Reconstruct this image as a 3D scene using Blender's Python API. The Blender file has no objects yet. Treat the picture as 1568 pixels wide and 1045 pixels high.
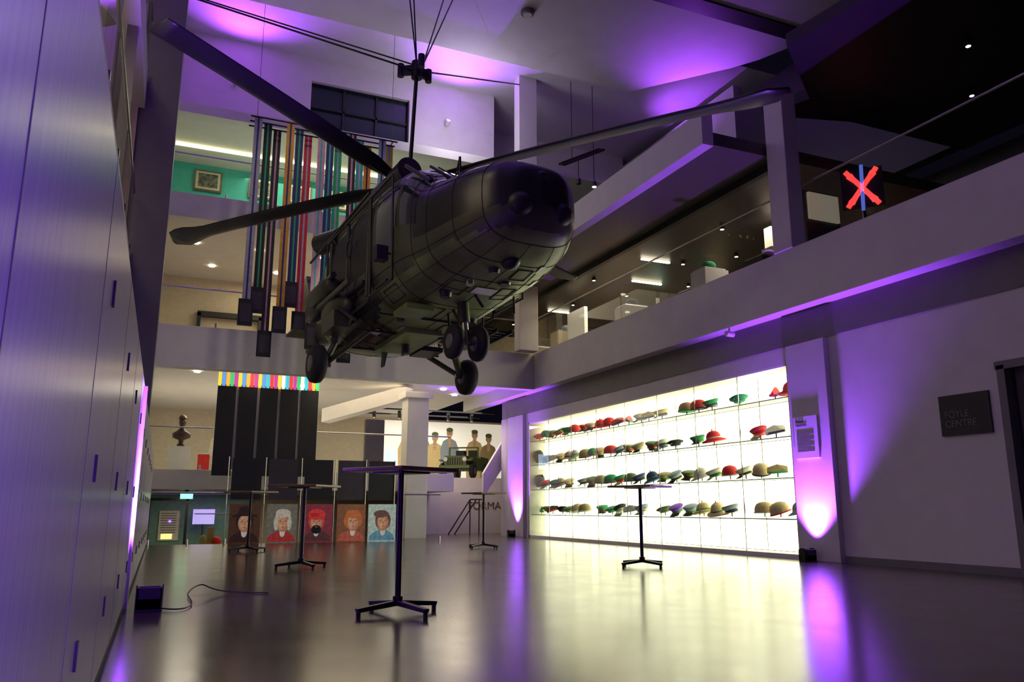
import bpy, math, random
from mathutils import Vector, Matrix
random.seed(7)
C=bpy.context.collection
bpy.context.scene.view_settings.view_transform='Standard'
bpy.context.scene.view_settings.exposure=.12
# ---------------------------------------------------------------- materials
def mat(name,col,rough=.5,metal=0,emit=None,es=1,noise=0,nscale=8,bump=0,stretch=(1,1,1),spec=.5,coat=0):
    m=bpy.data.materials.new(name);m.use_nodes=True;nt=m.node_tree;b=nt.nodes['Principled BSDF']
    b.inputs['Base Color'].default_value=(*col,1);b.inputs['Roughness'].default_value=rough;b.inputs['Metallic'].default_value=metal
    b.inputs['Specular IOR Level'].default_value=spec;b.inputs['Coat Weight'].default_value=coat
    if emit: b.inputs['Emission Color'].default_value=(*emit,1);b.inputs['Emission Strength'].default_value=es
    if noise or bump:
        tc=nt.nodes.new('ShaderNodeTexCoord');mp=nt.nodes.new('ShaderNodeMapping');mp.inputs['Scale'].default_value=stretch
        n=nt.nodes.new('ShaderNodeTexNoise');n.inputs['Scale'].default_value=nscale;n.inputs['Detail'].default_value=4
        nt.links.new(tc.outputs['Object'],mp.inputs[0]);nt.links.new(mp.outputs[0],n.inputs[0])
        if noise:
            r=nt.nodes.new('ShaderNodeValToRGB');e=r.color_ramp.elements
            e[0].position=.35;e[1].position=.65
            e[0].color=(*[max(0,c*(1-noise)) for c in col],1);e[1].color=(*[min(1,c*(1+noise)) for c in col],1)
            nt.links.new(n.outputs[0],r.inputs[0]);nt.links.new(r.outputs[0],b.inputs['Base Color'])
        if bump:
            bu=nt.nodes.new('ShaderNodeBump');bu.inputs['Strength'].default_value=bump;bu.inputs['Distance'].default_value=.01
            nt.links.new(n.outputs[0],bu.inputs['Height']);nt.links.new(bu.outputs[0],b.inputs['Normal'])
    return m
def glassmat(name,tint=(.93,.97,.95),g=.09):
    m=bpy.data.materials.new(name);m.use_nodes=True;nt=m.node_tree;nt.nodes.clear()
    o=nt.nodes.new('ShaderNodeOutputMaterial');t=nt.nodes.new('ShaderNodeBsdfTransparent');t.inputs[0].default_value=(*tint,1)
    gl=nt.nodes.new('ShaderNodeBsdfGlossy');gl.inputs['Roughness'].default_value=.02
    lw=nt.nodes.new('ShaderNodeLayerWeight');lw.inputs[0].default_value=g
    mx=nt.nodes.new('ShaderNodeMixShader');nt.links.new(lw.outputs['Fresnel'],mx.inputs[0]);nt.links.new(t.outputs[0],mx.inputs[1]);nt.links.new(gl.outputs[0],mx.inputs[2]);nt.links.new(mx.outputs[0],o.inputs[0])
    return m
WHITE=mat('white_paint',(.62,.6,.57),.55,noise=.03,nscale=3)
CEIL=mat('ceiling_plaster',(.62,.6,.62),.7,noise=.03,nscale=2)
CAB=mat('cabinet_laminate',(.42,.41,.47),.27,noise=.06,nscale=5,stretch=(1,8,.3))
GREY=mat('grey_fascia',(.16,.15,.15),.5,noise=.06,nscale=3)
DGREY=mat('dark_grey_panel',(.05,.045,.055),.4,noise=.1)
BLACK=mat('black_matte',(.012,.012,.014),.5,noise=.1)
BLACKM=mat('black_metal',(.02,.02,.022),.35,metal=.6,noise=.1)
STEEL=mat('steel',(.5,.5,.5),.25,metal=1,noise=.05)
BEIGE=mat('beige_wall',(.55,.47,.34),.6,noise=.05)
TEAL=mat('teal_wall',(.05,.42,.36),.6,noise=.05)
WOOD=mat('table_wood',(.13,.06,.035),.3,noise=.35,nscale=6,stretch=(1,10,1))
GLASS=glassmat('clear_glass')
SHGLASS=glassmat('shelf_glass',(.85,.95,.88),.12)
RED=mat('red_cloth',(.6,.02,.02),.7,noise=.1)
def em(name,c,s): return mat(name,(.8,.8,.8),.5,emit=c,es=s)
LAMP=em('downlight_glow',(1,.85,.6),14)
STRIP=em('strip_light',(1,.93,.45),5)
BACKL=em('case_backlight',(1,.95,.62),3.1)
CASEW=mat('case_white',(.8,.78,.7),.5,noise=.03)
PURP=em('uplighter_lens',(.3,.05,1),8)
# floor: wood planks, glossy
FLOOR=bpy.data.materials.new('polished_plank_floor');FLOOR.use_nodes=True
nt=FLOOR.node_tree;b=nt.nodes['Principled BSDF'];tc=nt.nodes.new('ShaderNodeTexCoord');mp=nt.nodes.new('ShaderNodeMapping')
mp.inputs['Rotation'].default_value=(0,0,math.radians(90))
br=nt.nodes.new('ShaderNodeTexBrick');br.inputs['Scale'].default_value=1;br.inputs['Brick Width'].default_value=1.2;br.inputs['Row Height'].default_value=.12;br.inputs['Mortar Size'].default_value=.003
br.inputs['Color1'].default_value=(.055,.043,.03,1);br.inputs['Color2'].default_value=(.085,.067,.046,1);br.inputs['Mortar'].default_value=(.025,.02,.014,1)
nt.links.new(tc.outputs['Object'],mp.inputs[0]);nt.links.new(mp.outputs[0],br.inputs[0]);nt.links.new(br.outputs[0],b.inputs['Base Color'])
n=nt.nodes.new('ShaderNodeTexNoise');n.inputs['Scale'].default_value=3;n.inputs['Detail'].default_value=5
mr=nt.nodes.new('ShaderNodeMapRange');mr.inputs[3].default_value=.15;mr.inputs[4].default_value=.23
nt.links.new(mp.outputs[0],n.inputs[0]);nt.links.new(n.outputs[0],mr.inputs[0]);nt.links.new(mr.outputs[0],b.inputs['Roughness'])
b.inputs['Specular IOR Level'].default_value=.75
bu=nt.nodes.new('ShaderNodeBump');bu.inputs['Strength'].default_value=.06;bu.inputs['Distance'].default_value=.003
nt.links.new(br.outputs['Fac'],bu.inputs['Height']);nt.links.new(bu.outputs[0],b.inputs['Normal'])
# ---------------------------------------------------------------- builder
class MB:
    def __init__(s,M=None): s.v=[];s.f=[];s.m=[];s.mats=[];s.sm=[];s.M=M or Matrix.Identity(4)
    def mi(s,m):
        if m not in s.mats: s.mats.append(m)
        return s.mats.index(m)
    def add(s,vs,fs,m,smooth=False,T=None):
        o=len(s.v);A=s.M@T if T is not None else s.M
        s.v+=[A@Vector(v) for v in vs]
        for i,f in enumerate(fs):
            s.f.append([o+k for k in f]);s.m.append(s.mi(m[i] if isinstance(m,list) else m));s.sm.append(smooth)
        return s
    def box(s,x0,x1,y0,y1,z0,z1,m,T=None):
        vs=[(x,y,z) for x in(x0,x1) for y in(y0,y1) for z in(z0,z1)]
        return s.add(vs,[(0,1,3,2),(4,6,7,5),(0,4,5,1),(2,3,7,6),(0,2,6,4),(1,5,7,3)],m,T=T)
    def cyl(s,p0,p1,r,m,n=16,r1=None,smooth=True):
        p0=Vector(p0);p1=Vector(p1);r1=r if r1 is None else r1
        d=(p1-p0).normalized();a=d.orthogonal().normalized();b=d.cross(a)
        vs=[];
        for p,rr in((p0,r),(p1,r1)):
            vs+=[p+(a*math.cos(2*math.pi*i/n)+b*math.sin(2*math.pi*i/n))*rr for i in range(n)]
        s.add(vs,[(i,(i+1)%n,n+(i+1)%n,n+i) for i in range(n)],m,smooth)
        s.add(vs,[tuple(range(n))[::-1],tuple(range(n,2*n))],m);return s
    def lathe(s,prof,m,n=20,T=None,sx=1,sy=1):
        vs=[];fs=[]
        for r,z in prof: vs+=[(r*sx*math.cos(2*math.pi*i/n),r*sy*math.sin(2*math.pi*i/n),z) for i in range(n)]
        for k in range(len(prof)-1):
            for i in range(n): fs.append((k*n+i,k*n+(i+1)%n,(k+1)*n+(i+1)%n,(k+1)*n+i))
        fs.append(tuple(range(n))[::-1]);fs.append(tuple((len(prof)-1)*n+i for i in range(n)))
        return s.add(vs,fs,m,True,T)
    def ell(s,c,r,m,n=16,k=10,T=None):
        vs=[];fs=[]
        for j in range(k+1):
            a=math.pi*j/k
            vs+=[(c[0]+r[0]*math.sin(a)*math.cos(2*math.pi*i/n),c[1]+r[1]*math.sin(a)*math.sin(2*math.pi*i/n),c[2]-r[2]*math.cos(a)) for i in range(n)]
        for j in range(k):
            for i in range(n): fs.append((j*n+i,j*n+(i+1)%n,(j+1)*n+(i+1)%n,(j+1)*n+i))
        return s.add(vs,fs,m,True,T)
    def poly(s,pts,m,th=None):
        n=len(pts)
        if th is None: return s.add(pts,[tuple(range(n))],m)
        t=Vector(th);vs=[Vector(p) for p in pts]+[Vector(p)+t for p in pts]
        return s.add(vs,[tuple(range(n))[::-1],tuple(range(n,2*n))]+[(i,(i+1)%n,n+(i+1)%n,n+i) for i in range(n)],m)
    def path(s,pts,r,m,n=8):
        for a,b in zip(pts,pts[1:]): s.cyl(a,b,r,m,n)
        return s
    def fin(s,name,parent=None,bevel=0):
        me=bpy.data.meshes.new(name)
        c=sum(s.v,Vector())/len(s.v)
        me.from_pydata([v-c for v in s.v],[],s.f)
        for m in s.mats: me.materials.append(m)
        for p,i,q in zip(me.polygons,s.m,s.sm): p.material_index=i;p.use_smooth=q
        me.validate();me.update()
        o=bpy.data.objects.new(name,me);C.objects.link(o);o.location=c
        if bevel:
            b=o.modifiers.new('bevel','BEVEL');b.width=bevel;b.segments=2;b.limit_method='ANGLE'
        if parent: o.parent=parent;o.matrix_parent_inverse=Matrix.Translation(-parent.location)
        return o
def E(name,loc):
    o=bpy.data.objects.new(name,None);o.location=loc;o.empty_display_size=.2;C.objects.link(o);return o
def B(name,x0,x1,y0,y1,z0,z1,m,parent=None,bevel=0): return MB().box(x0,x1,y0,y1,z0,z1,m).fin(name,parent,bevel)
def text(name,body,size,loc,rot,m,parent=None,ext=.003):
    c=bpy.data.curves.new(name,'FONT');c.body=body;c.size=size;c.extrude=ext;c.materials.append(m)
    o=bpy.data.objects.new(name,c);C.objects.link(o);o.location=loc;o.rotation_euler=rot
    if parent: o.parent=parent;o.matrix_parent_inverse=Matrix.Translation(-parent.location)
    return o
def lamp(name,kind,loc,col,power,parent=None,size=.3,rot=None,target=None,angle=60,blend=.6):
    l=bpy.data.lights.new(name,kind);l.color=col;l.energy=power
    if kind=='AREA': l.size=size
    else: l.shadow_soft_size=size
    if kind=='SPOT': l.spot_size=math.radians(angle);l.spot_blend=blend
    o=bpy.data.objects.new(name,l);C.objects.link(o);o.location=loc
    if target is not None: o.rotation_euler=(Vector(target)-Vector(loc)).to_track_quat('-Z','Y').to_euler()
    elif rot: o.rotation_euler=rot
    if parent: o.parent=parent;o.matrix_parent_inverse=Matrix.Translation(-parent.location)
    return o
# ---------------------------------------------------------------- room shell
MB().poly([(-.9,-4,0),(12,-4,0),(12,24.5,0),(5.6,24.5,0),(5.6,19.5,0),(-.9,19.5,0)],FLOOR,(0,0,-.3)).fin('floor')
B('floor_lower_hall',-3,16,19.55,34,-1.4,-1.2,FLOOR)
B('wall_rear_camera_side',-.9,14.2,-4.2,-4,0,12,WHITE)
# left cabinet wall
g=MB()
g.box(-.6,-.2,-4,18.8,.06,1.8,CAB)
g.box(-.58,-.215,-4,18.8,0,.06,BLACK)
y=-2.9
while y<18.5:
    g.box(-.2015,-.199,y-.003,y+.003,.06,1.8,DGREY); y+=1.35
for y in [2.85+1.36*i for i in range(11)]:
    for z in(.31,.87,1.44):
        g.box(-.202,-.192,y-.012,y+.022,z,z+.085,BLACK)
g.fin('wall_left')
B('pilaster_left',-.2,-.178,7.35,7.45,0,1.8,WHITE)
B('wall_left_upper',-1.0,-.8,-4,4.2,1.8,12,mat('upper_panel_mauve',(.2,.19,.24),.35,noise=.08))
# side gallery on the left, seen obliquely above the cabinets
B('floor_side_gallery_lower',-3,-.8,4.2,14,3.92,4.9,WHITE)
B('floor_side_gallery_upper',-3,-.8,4.2,14,7.5,8.1,WHITE)
B('floor_side_gallery_top',-3,-.8,4.2,14,10.3,10.6,WHITE)
B('floor_side_gallery_base',-3,-.8,4.2,14,1.6,1.8,DGREY)
B('wall_left_gallery',-3.1,-3,4.2,14,1.8,12,BEIGE)
B('wall_left_gallery_end',-3,-.9,14,14.1,1.8,12,BEIGE)
g=MB()
for y in(6.5,9,11.5): g.box(-.98,-.84,y-.07,y+.07,1.8,3.92,WHITE);g.box(-.98,-.84,y-.07,y+.07,4.9,7.5,GREY);g.box(-.98,-.84,y-.07,y+.07,8.1,10.3,GREY)
g.fin('trim_left_gallery_posts')
B('pillar_left',-.9,-.28,14.1,14.7,0,12.6,GREY,bevel=.01)
B('wall_left_back',-.9,-.6,14.7,34,-1.2,12.6,WHITE)
# right wall
MB().box(9.3,9.9,-4,4.6,0,3.4,WHITE).box(9.3,9.9,4.6,6.45,2.5,3.4,WHITE).box(9.3,9.9,6.45,10.02,0,3.4,WHITE).fin('wall_right')
B('wall_right_lintel',9.3,9.9,10.02,20.35,3.13,3.4,WHITE)
MB().box(9.3,9.9,20.35,22,0,3.4,WHITE).box(9.3,12,22,22.3,0,3.4,WHITE).fin('wall_right_end')
B('pilaster_right',9.2,9.3,9.15,9.98,0,3.38,WHITE,bevel=.008)
B('pilaster_right_far',9.2,9.3,20.5,21.6,0,3.38,WHITE,bevel=.008)
B('trim_right_fascia',9.28,9.9,-4,22.2,3.4,3.92,GREY)
d=E('door_1',(9.35,5.5,0));B('leaf',9.42,9.47,4.65,6.35,0,2.45,DGREY,d);B('frame_top',9.27,9.45,4.6,6.5,2.45,2.55,GREY,d)
B('frame_side',9.27,9.45,6.38,6.48,0,2.5,GREY,d);B('frame_side_far',9.27,9.45,4.55,4.65,0,2.5,GREY,d);MB().cyl((9.38,4.9,.9),(9.38,4.9,1.3),.015,STEEL).fin('handle',d)
B('baseboard_right',9.285,9.3,-4,9.15,0,.1,GREY)
# level 1 gallery right
B('balcony_slab_right',9.0,9.35,-4,24.9,3.92,4.9,WHITE,bevel=.01)
B('floor_gallery_right',9.35,14.8,-4,24.9,4.3,4.5,DGREY)
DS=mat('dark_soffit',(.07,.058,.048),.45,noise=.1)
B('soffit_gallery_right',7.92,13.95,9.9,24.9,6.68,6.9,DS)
B('balcony_slab_upper_right',7.7,7.92,9.9,21.8,6.66,7.25,WHITE)
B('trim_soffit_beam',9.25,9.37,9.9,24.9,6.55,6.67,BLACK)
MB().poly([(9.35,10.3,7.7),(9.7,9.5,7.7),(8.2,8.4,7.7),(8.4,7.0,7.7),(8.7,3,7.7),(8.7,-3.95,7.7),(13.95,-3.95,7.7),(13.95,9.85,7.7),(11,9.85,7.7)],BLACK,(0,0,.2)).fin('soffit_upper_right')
B('wall_right_gallery',14.8,15,-4,24.9,4.5,7.9,mat('gallery_dark_wall',(.06,.05,.06),.6,noise=.1))
B('wall_right_upper',14,14.3,-4,16.5,7.9,11.99,BLACK)
B('pillar_right_gallery',8.98,9.28,9.42,9.85,4.9,7.69,WHITE,bevel=.01)
# balustrades
def balustrade(name,p0,p1,z0,z1,n,rail=True):
    e=E(name,((p0[0]+p1[0])/2,(p0[1]+p1[1])/2,z0));P0=Vector((*p0,0));P1=Vector((*p1,0));d=(P1-P0)/n
    g=MB()
    for i in range(n):
        a=P0+d*i+d.normalized()*.012;b=P0+d*(i+1)-d.normalized()*.012
        a0=a+Vector((0,0,z0));b0=b+Vector((0,0,z0));h=Vector((0,0,z1-z0))
        g.add([a0,b0,b0+h,a0+h],[(0,1,2,3)],GLASS)
    g.fin('glass_panes',e)
    if rail:
        MB().cyl(P0+Vector((0,0,z1+.02)),P1+Vector((0,0,z1+.02)),.02,STEEL).fin('handrail',e)
    g=MB()
    for i in range(n+1):
        a=P0+d*i;g.cyl(a+Vector((0,0,z0)),a+Vector((0,0,z0+.12)),.025,STEEL,8)
    g.fin('clamps',e)
    return e
balustrade('glass_balustrade',(9.31,-2),(9.31,24.8),4.9,6.0,14)
balustrade('glass_balustrade',(-.5,19.4),(8.9,19.4),4.9,5.8,7)
balustrade('glass_balustrade',(-.5,19.4),(7.6,19.4),8.1,9.1,6)
balustrade('glass_balustrade',(-.5,22.1),(7.6,22.1),1.75,2.8,6)
balustrade('glass_balustrade',(-.18,19.3),(1.38,19.3),0,1.1,2)
balustrade('glass_balustrade',(5.35,19.3),(6.4,19.3),0,1.1,1)
balustrade('side_gallery_balustrade',(-.82,4.3),(-.82,13.9),4.9,5.9,5)
balustrade('side_gallery_balustrade',(-.82,4.3),(-.82,13.9),8.1,9.1,5)
# back levels
B('balcony_slab_back',-.6,8.99,19.3,19.6,3.92,4.9,WHITE,bevel=.01)
B('floor_level_one_back',-.6,8.99,19.6,25,4.31,4.5,WHITE)
B('balcony_slab_back_upper',-.6,7.68,19.3,19.6,7.5,8.1,WHITE,bevel=.01)
B('floor_level_two_back',-.6,7.68,19.6,25,7.6,7.9,WHITE)
B('trim_level_three_edge',-.6,9.0,19.3,19.6,10.15,10.4,WHITE)
B('floor_level_three_back',-.6,14,19.6,25.5,10.4,10.5,WHITE)
B('wall_back_level_one',-.6,14,25,25.3,4.5,6.65,BEIGE)
B('wall_back_level_one_upper',-.6,7.68,25,25.3,6.65,7.6,BEIGE)
B('wall_back_level_two',-.6,14,23,23.3,7.95,10.4,TEAL)
B('floor_mezzanine',-.6,7.7,22,32,1.25,1.75,WHITE,bevel=.01)
B('wall_back_mezzanine',-.6,14,31,31.3,-1.2,4.3,BEIGE)
B('wall_back_side',14,14.3,16.5,31,6.95,12.6,WHITE)
# top wall with window
g=MB()
X0,X1,Z0,Z1=2.85,5.6,10.75,12.2
g.box(-.6,X0,20.3,20.6,10.5,12.9,WHITE);g.box(X1,8.2,20.3,20.6,10.5,12.9,WHITE);g.box(X0,X1,20.3,20.6,10.5,Z0,WHITE);g.box(X0,X1,20.3,20.6,Z1,12.9,WHITE)
g.fin('wall_back_upper')
w=E('window_1',(4.2,20.5,11.4));B('pane',X0,X1,20.5,20.53,Z0,Z1,mat('night_window',(.01,.02,.035),.1,noise=.1),w)
g=MB()
for i in range(4): x=X0+(X1-X0)*i/3;g.box(x-.03,x+.03,20.42,20.5,Z0,Z1,BLACK)
for z in(Z0,11.5,Z1):g.box(X0,X1,20.42,20.5,z-.03,z+.03,BLACK)
g.fin('mullions',w)
B('wall_back_upper_right',8.2,14,22.5,22.8,10.5,12.9,WHITE)
w=E('window_2',(11,22.4,11));B('pane',9.9,12.6,22.4,22.45,10.6,11.7,mat('night_window_b',(.01,.015,.03),.1,noise=.1),w);B('frame',9.8,12.7,22.45,22.49,10.55,11.8,BLACK,w)
MB().box(8.4,8.95,18.9,19.25,4.9,12.9,WHITE).fin('pillar_back',bevel=.01)
B('rust_metal_block',8.3,9.0,18.75,18.9,9.4,9.95,mat('rust_brown',(.2,.05,.02),.7,noise=.3))
# ceiling
pts=[(-.9,-4),(14,-4),(14,11),(13.55,13.2)]
crv=[(13.4,13.7),(13.1,14.4),(12.7,15.0),(12.1,15.7),(11.4,16.5),(10.9,17.1)]
pts+=crv+[(-.9,17)]
MB().poly([(x,y,12) for x,y in pts],CEIL,(0,0,.25)).fin('ceiling')
B('ceiling_upper',-.9,16,16,31,12.9,13.1,CEIL)
MB().box(9.0,13.6,12.9,13.35,11.95,12.0,BLACK).box(13.2,13.6,9,13.3,11.95,12.0,BLACK).fin('ceiling_track_channel')
g=MB()
g.cyl((6.84,14.9,12),(6.84,14.9,11.94),.16,GREY,24);g.cyl((6.84,14.9,11.94),(6.84,14.9,11.9),.1,WHITE,24)
g.fin('smoke_detector')
MB().poly([(9.1,21.9,8.6),(13.5,21.9,11.2),(13.5,21.9,11.9),(9.1,21.9,9.3)],WHITE,(0,.3,0)).fin('stair_balustrade_upper')
# ---------------------------------------------------------------- lit display case
case=E('hat_display_case',(9.5,15.2,0))
B('backlight',9.78,9.8,10.1,20.3,.08,3.1,BACKL,case)
g=MB()
g.box(9.3,9.8,10.02,10.1,0,3.13,CASEW);g.box(9.3,9.8,20.27,20.35,0,3.13,CASEW);g.box(9.3,9.8,10.02,20.35,3.09,3.13,CASEW);g.box(9.3,9.8,10.02,20.35,0,.07,CASEW)
g.fin('carcass',case)
RZ=[.62,1.28,1.95,2.6]
g=MB()
for z in RZ: g.box(9.36,9.77,10.1,20.27,z-.012,z,SHGLASS)
g.fin('shelves',case)
g=MB()
for z in RZ:g.box(9.35,9.362,10.1,20.27,z-.018,z-.002,DGREY);g.box(9.765,9.775,10.1,20.27,z-.016,z-.004,GREY)
for i in range(0,9): y=10.06+1.283*i;g.box(9.295,9.31,y-.008,y+.008,.07,3.09,STEEL);g.box(9.765,9.778,y-.008,y+.008,.07,3.09,CASEW)
g.fin('frame_lines',case)
MB().add([(9.305,10.06,.07),(9.305,20.3,.07),(9.305,20.3,3.09),(9.305,10.06,3.09)],[(0,1,2,3)],GLASS).fin('front_glass',case)
def cm(n,c,r=.75): return mat(n,c,r,noise=.12,nscale=20)
HC=[cm('hat_navy',(.02,.05,.16)),cm('hat_red',(.7,.02,.02)),cm('hat_khaki',(.34,.26,.11)),cm('hat_green',(.02,.28,.11)),cm('hat_black',(.015,.015,.015)),cm('hat_grey',(.28,.32,.38)),cm('hat_tan',(.65,.48,.24)),cm('hat_olive',(.12,.16,.06)),cm('hat_white',(.65,.62,.52)),cm('hat_purple',(.22,.06,.55))]
HG=mat('hat_gold',(.7,.5,.1),.3,metal=.8,noise=.1)
def hat(g,kind,x,y,z,c,c2,r):
    tl=Matrix.Rotation(random.uniform(-.15,.1),4,'X')@Matrix.Rotation(random.uniform(0,.35),4,'Y')
    T=Matrix.Translation((x,y,z))@Matrix.Rotation(r,4,'Z')@tl@Matrix.Scale(1.15,4)
    if kind=='peaked':
        T2=T@Matrix.Rotation(.13,4,'Y')
        g.lathe([(.09,.0),(.092,.05)],c2,T=T,sx=1.15)
        g.lathe([(.092,.045),(.108,.07),(.124,.092),(.126,.105),(.105,.118),(.02,.122)],c,T=T2,sx=1.14)
        g.lathe([(.0935,.005),(.0935,.014)],HG,T=T,sx=1.15)
        vs=[];n=8
        for i in range(n+1):
            a=-1.1+2.2*i/n;vs+=[(.1*math.cos(a),.09*math.sin(a),.008),(.1+.085*math.cos(a),.1*math.sin(a),-.03)]
        g.add(vs,[(2*i,2*i+2,2*i+3,2*i+1) for i in range(n)],HC[4],True,T)
        g.ell((.108,0,.06),(.012,.018,.02),HG,8,6,T)
    elif kind=='beret':
        g.lathe([(.085,0),(.09,.03),(.135,.05),(.14,.07),(.09,.095),(.02,.1)],c,T=T@Matrix.Rotation(.25,4,'X'),sx=1.1)
        g.ell((.1,.03,.045),(.01,.016,.022),HG,8,6,T)
    elif kind=='pith':
        g.lathe([(.17,-.01),(.165,.005),(.105,.035),(.1,.08),(.08,.13),(.04,.16),(.01,.165)],c,T=T,sx=1.2)
        g.lathe([(.107,.03),(.105,.055)],c2,T=T,sx=1.2);g.lathe([(.012,.16),(.012,.19),(.002,.2)],HG,8,T)
    elif kind=='helmet':
        g.lathe([(.135,.0),(.13,.02),(.125,.08),(.1,.13),(.06,.155),(.01,.165)],c,T=T,sx=1.15)
        g.lathe([(.14,-.004),(.142,.01),(.134,.014)],c2,T=T,sx=1.15)
    elif kind=='busby':
        g.lathe([(.09,0),(.11,.03),(.125,.12),(.12,.22),(.09,.27),(.02,.285)],c,T=T)
        g.ell((0,.11,.22),(.012,.02,.07),c2,8,8,T)
    elif kind=='side':
        g.add([(-.14,-.05,0),(.14,-.05,0),(.15,0,.09),(0,0,.13),(-.15,0,.09),(-.14,.05,0),(.14,.05,0)],[(0,1,2,3,4),(6,5,4,3,2),(0,4,5),(1,6,2)],c,T=T)
        g.box(-.12,.12,-.055,.055,0,.03,c2,T)
    g.lathe([(.05,-.0),(.012,.005),(.012,.07)],STEEL,8,Matrix.Translation((x,y,z-.07)))
g=MB()
kinds=['peaked']*5+['beret','beret','pith','helmet','helmet','side','side']
for ri,z in enumerate(RZ):
    for bay in range(8):
        for k in range(3):
            if random.random()<.06: continue
            y=10.06+1.283*bay+.22+.42*k+random.uniform(-.03,.03);x=9.55+random.uniform(-.03,.03)
            kd=random.choice(kinds);c=random.choice((HC[:8]+[HC[8]]) if ri!=0 else HC[2:9])
            if ri==3 and random.random()<.3:c=HC[1]
            if ri==0 and bay in(0,1,2): kd=random.choice(['pith','helmet','pith','peaked']);c=random.choice([HC[6],HC[2],HC[5],HC[9],HC[6]])
            if bay==7 and ri in(1,2) and k==2: kd='busby'
            if kd=='busby': c=HC[4]
            hat(g,kd,x,y,z+.09,c,random.choice([HC[1],HC[4],HC[0],HC[3],HC[8]]),math.pi+random.choice([random.uniform(-1.5,-.4),random.uniform(-.3,1.2)]))
g.fin('military_hat_collection')
# ---------------------------------------------------------------- tables
def table(x,y,ra,rb,side=.68):
    t=E('poseur_table',(x,y,0))
    T=Matrix.Translation((x,y,0))
    g=MB(T)
    g.cyl((0,0,.09),(0,0,1.06),.024,BLACKM,20)
    g.cyl((0,0,.08),(0,0,.13),.04,BLACKM,20)
    g.fin('pole',t)
    for i in range(4):
        R=T@Matrix.Rotation(ra+i*math.pi/2,4,'Z');g=MB(R)
        g.add([(.01,-.022,.06),(.36,-.022,.035),(.36,.022,.035),(.01,.022,.06),(.01,-.022,.1),(.37,-.022,.065),(.37,.022,.065),(.01,.022,.1)],[(0,1,2,3),(4,7,6,5),(0,4,5,1),(3,2,6,7),(1,5,6,2),(0,3,7,4)],BLACKM)
        g.cyl((.35,0,0),(.35,0,.04),.018,BLACK,12)
        g.fin('leg_%d'%(i+1),t,.003)
    R=T@Matrix.Rotation(rb,4,'Z')
    MB(R).box(-.16,.16,-.16,.16,1.055,1.068,BLACKM).fin('mount_plate',t)
    s=side/2
    MB(R).box(-s,s,-s,s,1.068,1.098,WOOD).fin('top',t,.006)
    return t
table(1.73,6.2,.35,.52,.65)
table(6.15,9.7,.2,.5,.66)
table(1.8,11.3,.3,.9,.72)
table(6.0,15.3,.5,.3,.66)
table(1.55,15.9,.4,.7,.7)
# ---------------------------------------------------------------- uplighters
def uplighter(x,y,target,power,angle=50,col=(.3,.06,1)):
    u=E('uplighter_lamp',(x,y,0))
    g=MB(Matrix.Translation((x,y,0)))
    g.box(-.09,.09,-.09,-.075,.015,.18,BLACK);g.box(-.09,.09,.075,.09,.015,.18,BLACK);g.box(-.09,-.075,-.09,.09,.015,.18,BLACK);g.box(.075,.09,-.09,.09,.015,.18,BLACK)
    g.box(-.09,.09,-.09,.09,.0,.1,BLACK);g.box(-.05,.05,-.05,.05,.1,.11,PURP);g.box(-.1,-.09,-.05,.05,0,.2,BLACKM);g.box(.09,.1,-.05,.05,0,.2,BLACKM)
    g.fin('housing',u,.003)
    lamp('lamp','SPOT',(x,y,.2),col,power,u,.05,target=target,angle=angle,blend=.8)
    return u
uplighter(-.02,7.15,(.5,8.6,12),3600,70)
uplighter(9.0,9.6,(9.1,9.4,5),1500,92)
uplighter(9.0,20.85,(9.12,20.85,5),1900,75)
uplighter(.45,-1.0,(-.5,1.4,1.3),480,90,(.22,.05,1))  # unseen unit added behind the camera to wash the left wall purple
def flood(x,y,z,target,power,angle=70):
    u=E('led_flood_light',(x,y,z));d=(Vector(target)-Vector((x,y,z))).normalized()
    g=MB();P=Vector((x,y,z));g.cyl(P-d*.12,P+d*.02,.07,WHITE,16);g.cyl(P+d*.02,P+d*.022,.06,PURP,16);g.cyl(P-d*.05,P-d*.05+Vector((0,.18,-.1)),.02,WHITE,8);g.fin('housing',u)
    lamp('lamp','SPOT',tuple(P+d*.05),(.38,.07,1),power,u,.06,target=target,angle=angle,blend=.9)
flood(.9,20.1,11.7,(1.1,18.3,12.9),520,130)
flood(6.7,20.1,11.7,(6.8,18.3,12.9),520,130)
flood(12.6,16.6,10.4,(11.9,15.6,12),450,100)
flood(13.3,19.0,11.0,(14,18.2,12.9),250,100)
cab=bpy.data.curves.new('cable','CURVE');cab.dimensions='3D';cab.bevel_depth=.006
sp=cab.splines.new('NURBS');P=[(.07,7.1,.02),(.25,6.9,.01),(.35,7.5,.02),(.25,8.2,.01),(.45,8.6,.1),(.5,8.3,.01),(.9,8.2,.008),(1.0,8.1,.008)]
sp.points.add(len(P)-1)
for i,q in enumerate(P): sp.points[i].co=(*q,1)
sp.use_endpoint_u=True;sp.order_u=4;cab.materials.append(BLACK);o=bpy.data.objects.new('power_cable',cab);C.objects.link(o)
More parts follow.
